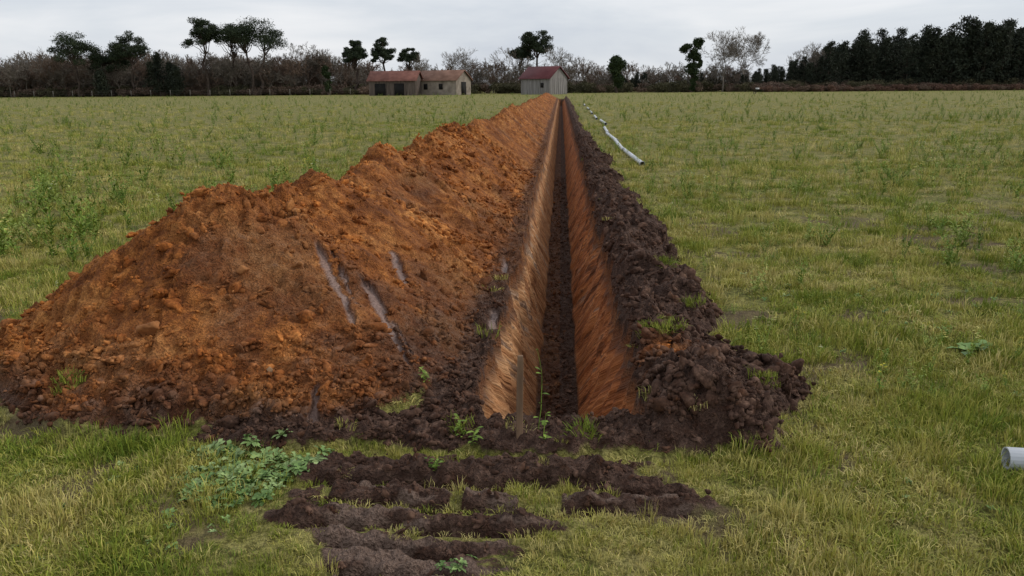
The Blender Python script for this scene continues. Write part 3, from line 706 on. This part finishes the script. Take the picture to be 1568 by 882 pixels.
for i in range(4):
    rng = np.random.RandomState(870+i); cen = [clump((rng.randn()*.8, rng.randn()*.8, rng.uniform(.3, 1.4)), .7, 170, rng, .8) for _ in range(7)]
    lv, lf_ = leafcloud(np.concatenate(cen), .17, .08, rng)
    part_obj('shrub_%d' % i, [(lv, lf_, 0)], [[M_bracken, M_shrub, M_twigb, M_bracken][i]], hc)
pts = []
def bank(n, xa, xb, ya, yb, s0, s1, ids):
    for _ in range(n): pts.append((R.uniform(xa, xb), R.uniform(ya, yb), R.uniform(s0, s1), random.choice(ids)))
bank(200, -135, -40, 165, 175, .5, 1.3, [1, 2, 2, 1, 2])
bank(80, -140, -42, 184, 200, 1.4, 2.3, [2, 2, 1])
bank(140, -46, 40, 166, 176, .5, 1.2, [1, 2, 1, 2])
bank(50, -46, 44, 188, 200, 1., 1.7, [2, 2, 1])
bank(260, 38, 130, 158, 164, .45, .75, [0, 3, 0, 2])
bank(120, 38, 130, 163, 168, .8, 1.2, [1, 2])
bank(110, -400, -130, 170, 260, 1.5, 3., [1, 2]); bank(110, 130, 420, 170, 260, 1.5, 3.5, [1, 2])
pa = np.array(pts); n = len(pa)
scatter('hedgerow', np.stack([pa[:, 0], pa[:, 1], pa[:, 0]*0], 1), np.stack([R.randn(n)*.05, R.randn(n)*.05, R.rand(n)*6.28], 1), np.stack([pa[:, 2]*1.2, pa[:, 2]*1.2, pa[:, 2]], 1), pa[:, 3].astype(int), R.rand(n), hc)

# ---------------------------------------------------------------- buildings
def quadbox(x0, x1, y0, y1, z0, z1):
    v = [(x0,y0,z0),(x1,y0,z0),(x1,y1,z0),(x0,y1,z0),(x0,y0,z1),(x1,y0,z1),(x1,y1,z1),(x0,y1,z1)]
    return v, [(0,3,2,1),(4,5,6,7),(0,1,5,4),(1,2,6,5),(2,3,7,6),(3,0,4,7)]
def building(name, loc, rz, L, W, he, hr, wall, roof, door=True, side_wall=None, windows=(), batten=True):
    root = addobj(name, None, loc=loc); root.rotation_euler = (0, 0, rz)
    def child(nm, parts, mats):
        o = part_obj(nm, parts, mats); o.parent = root; return o
    l, w = L/2, W/2
    v = [(-l,-w,-.2),(l,-w,-.2),(l,w,-.2),(-l,w,-.2),(-l,-w,he),(l,-w,he),(l,w,he),(-l,w,he)]
    child('walls', [(v, [(0,1,5,4),(2,3,7,6)], 0)], [wall])
    gv = [(l,-w,-.2),(l,w,-.2),(l,w,he),(l,0,hr),(l,-w,he),(l,0,-.2)]
    gf = [(0,5,3,4),(5,1,2,3)]
    gv2 = [(-a,b,c) for a, b, c in gv]
    child('gables', [(gv, gf, 0), (gv2, [f_[::-1] for f_ in gf], 0)], [side_wall or wall])
    o_ = .35; sl = (hr-he)/w; ze = he-o_*sl; th = .12
    rp = []
    for sgn in (-1, 1):
        v = [(-l-o_, sgn*(w+o_), ze+.03), (l+o_, sgn*(w+o_), ze+.03), (l+o_, 0, hr+.03), (-l-o_, 0, hr+.03)]
        v += [(a, b, c+th) for a, b, c in v]
        rp.append((v, [(0,1,2,3),(4,5,6,7),(0,1,5,4),(1,2,6,5),(3,0,4,7)], 0))
    child('roof', rp, [roof])
    if batten:
        bt = []
        for x_ in np.arange(-l+.3, l, .6): bt.append((*quadbox(x_-.04, x_+.04, -w-.03, -w-.003, -.1, he-.15), 0))
        for y_ in np.arange(-w+.3, w, .6): bt.append((*quadbox(l+.003, l+.03, y_-.04, y_+.04, -.1, he-.1), 0))
        child('battens', bt, [wall])
    dp = []
    if door: dp.append((*quadbox(l+.004, l+.05, -.9, .9, 0, min(2.3, he)), 0))
    for (a, b, c, d_) in windows: dp.append((*quadbox(a, b, -w-.05, -w-.004, c, d_), 0))
    if dp: child('door_and_windows', dp, [M_dark])
    return root
building('wooden_barn', (-3.1, 150, 0), rad(-35), 6.4, 5.4, 2.9, 4.75, M_plank, M_roofr, False, windows=[(1.2, 1.9, 1.2, 2.0)])
building('tiled_shed', (-30.2, 150, 0), rad(-4), 8.6, 5, 2.7, 4.2, M_plankd, M_rooft, False, windows=[(-3.2, -1.2, 0, 2.1), (.4, 2.2, 0, 2.1)])
building('stone_farmhouse', (-21.8, 153, 0), rad(-22), 8.4, 5.6, 2.7, 4.3, M_stone, M_roofb, True, windows=[(-2.6, -1.8, 1, 2), (.6, 1.4, 1, 2)], batten=False)

fence = addobj('field_fence', None)
fp = [(*quadbox(x_-.06, x_+.06, 158.94, 159.06, -.1, 1.25), 0) for x_ in np.arange(-125, -38, 4.)]
o = part_obj('posts', fp, [M_post]); o.parent = fence
ws = [(-125, 159, z_, .008, -41, 159, z_, .008) for z_ in (.5, .85, 1.15)]
v, f = tubes(ws, 4); o = part_obj('wires', [(v, f, 0)], [M_post]); o.parent = fence

wb = addobj('wheelbarrow', None, loc=(31, 132, 0)); wb.rotation_euler = (0, 0, .3)
v = [(-.35,-.25,.35),(.3,-.25,.35),(.3,.25,.35),(-.35,.25,.35),(-.6,-.38,.72),(.5,-.38,.72),(.5,.38,.72),(-.6,.38,.72)]
o = part_obj('tray', [(v, [(0,3,2,1),(0,1,5,4),(1,2,6,5),(2,3,7,6),(3,0,4,7)], 0)], [M_black]); o.parent = wb
sg = [(-.75,.0,.2,.02,.9,-.3,.62,.02), (-.75,0,.2,.02,.9,.3,.62,.02), (.3,-.22,.4,.02,.35,-.25,0,.02), (.3,.22,.4,.02,.35,.25,0,.02)]
v, f = tubes(sg, 6); o = part_obj('frame', [(v, f, 0)], [M_black]); o.parent = wb
sg = []
for k in range(14):
    a0, a1 = 2*math.pi*k/14, 2*math.pi*(k+1)/14; sg.append((-.75+.18*math.cos(a0), 0, .2+.18*math.sin(a0), .04, -.75+.18*math.cos(a1), 0, .2+.18*math.sin(a1), .04))
v, f = tubes(sg, 6); o = part_obj('wheel', [(v, f, 0)], [M_black]); o.parent = wb
o = part_obj('bag', [(*quadbox(-.5,-.1,-.2,.2,.7,.95), 0)], [M_white]); o.parent = wb

# ---------------------------------------------------------------- light, sky, camera
sd = Vector((.84, .22, .55)).normalized()
sun = bpy.data.lights.new('sun', 'SUN'); sun.energy = 1.5; sun.angle = rad(14); sun.color = (1, .94, .86)
so = bpy.data.objects.new('sun', sun); scene.collection.objects.link(so); so.rotation_euler = sd.to_track_quat('Z', 'Y').to_euler()
q = NT('World', True); scene.world = q.m
sky = q.n('ShaderNodeTexSky', sky_type='NISHITA'); sky.sun_disc = False
sky.sun_elevation = math.asin(sd.z); sky.sun_rotation = math.atan2(sd.x, sd.y)
tc = q.n('ShaderNodeTexCoord'); mp = q.n('ShaderNodeMapping'); q.set(mp.inputs[0], tc.outputs['Generated']); mp.inputs['Scale'].default_value = (1, 1, 4.5); mp.inputs['Location'].default_value = (.4, .2, .3)
n1 = q.noise(mp.outputs[0], 2.6, 5., .55, .3)
cloud = q.ramp(n1, [(.32, (.62,.67,.76)), (.5, (.75,.79,.85)), (.68, (.92,.93,.96))])
cloud = q.mix(1., cloud, (9.8,9.8,9.8), 'MULTIPLY')
c = q.mix(.9, sky.outputs[0], cloud)
bg = q.n('ShaderNodeBackground'); q.set(bg.inputs[0], c); bg.inputs[1].default_value = .1
q.t.links.new(bg.outputs[0], q.out.inputs[0])

cam = bpy.data.cameras.new('camera'); cam.lens = 28.26; cam.sensor_width = 36; cam.clip_end = 3000; cam.clip_start = .05
co = bpy.data.objects.new('camera', cam); scene.collection.objects.link(co)
co.matrix_world = Matrix.Translation((0, 0, 1.7)) @ Matrix.Rotation(rad(3.515), 4, 'Z') @ Matrix.Rotation(rad(90-14.18), 4, 'X') @ Matrix.Rotation(rad(-.47), 4, 'Z')
scene.camera = co
scene.view_settings.view_transform = 'Standard'; scene.view_settings.look = 'None'; scene.view_settings.exposure = 0
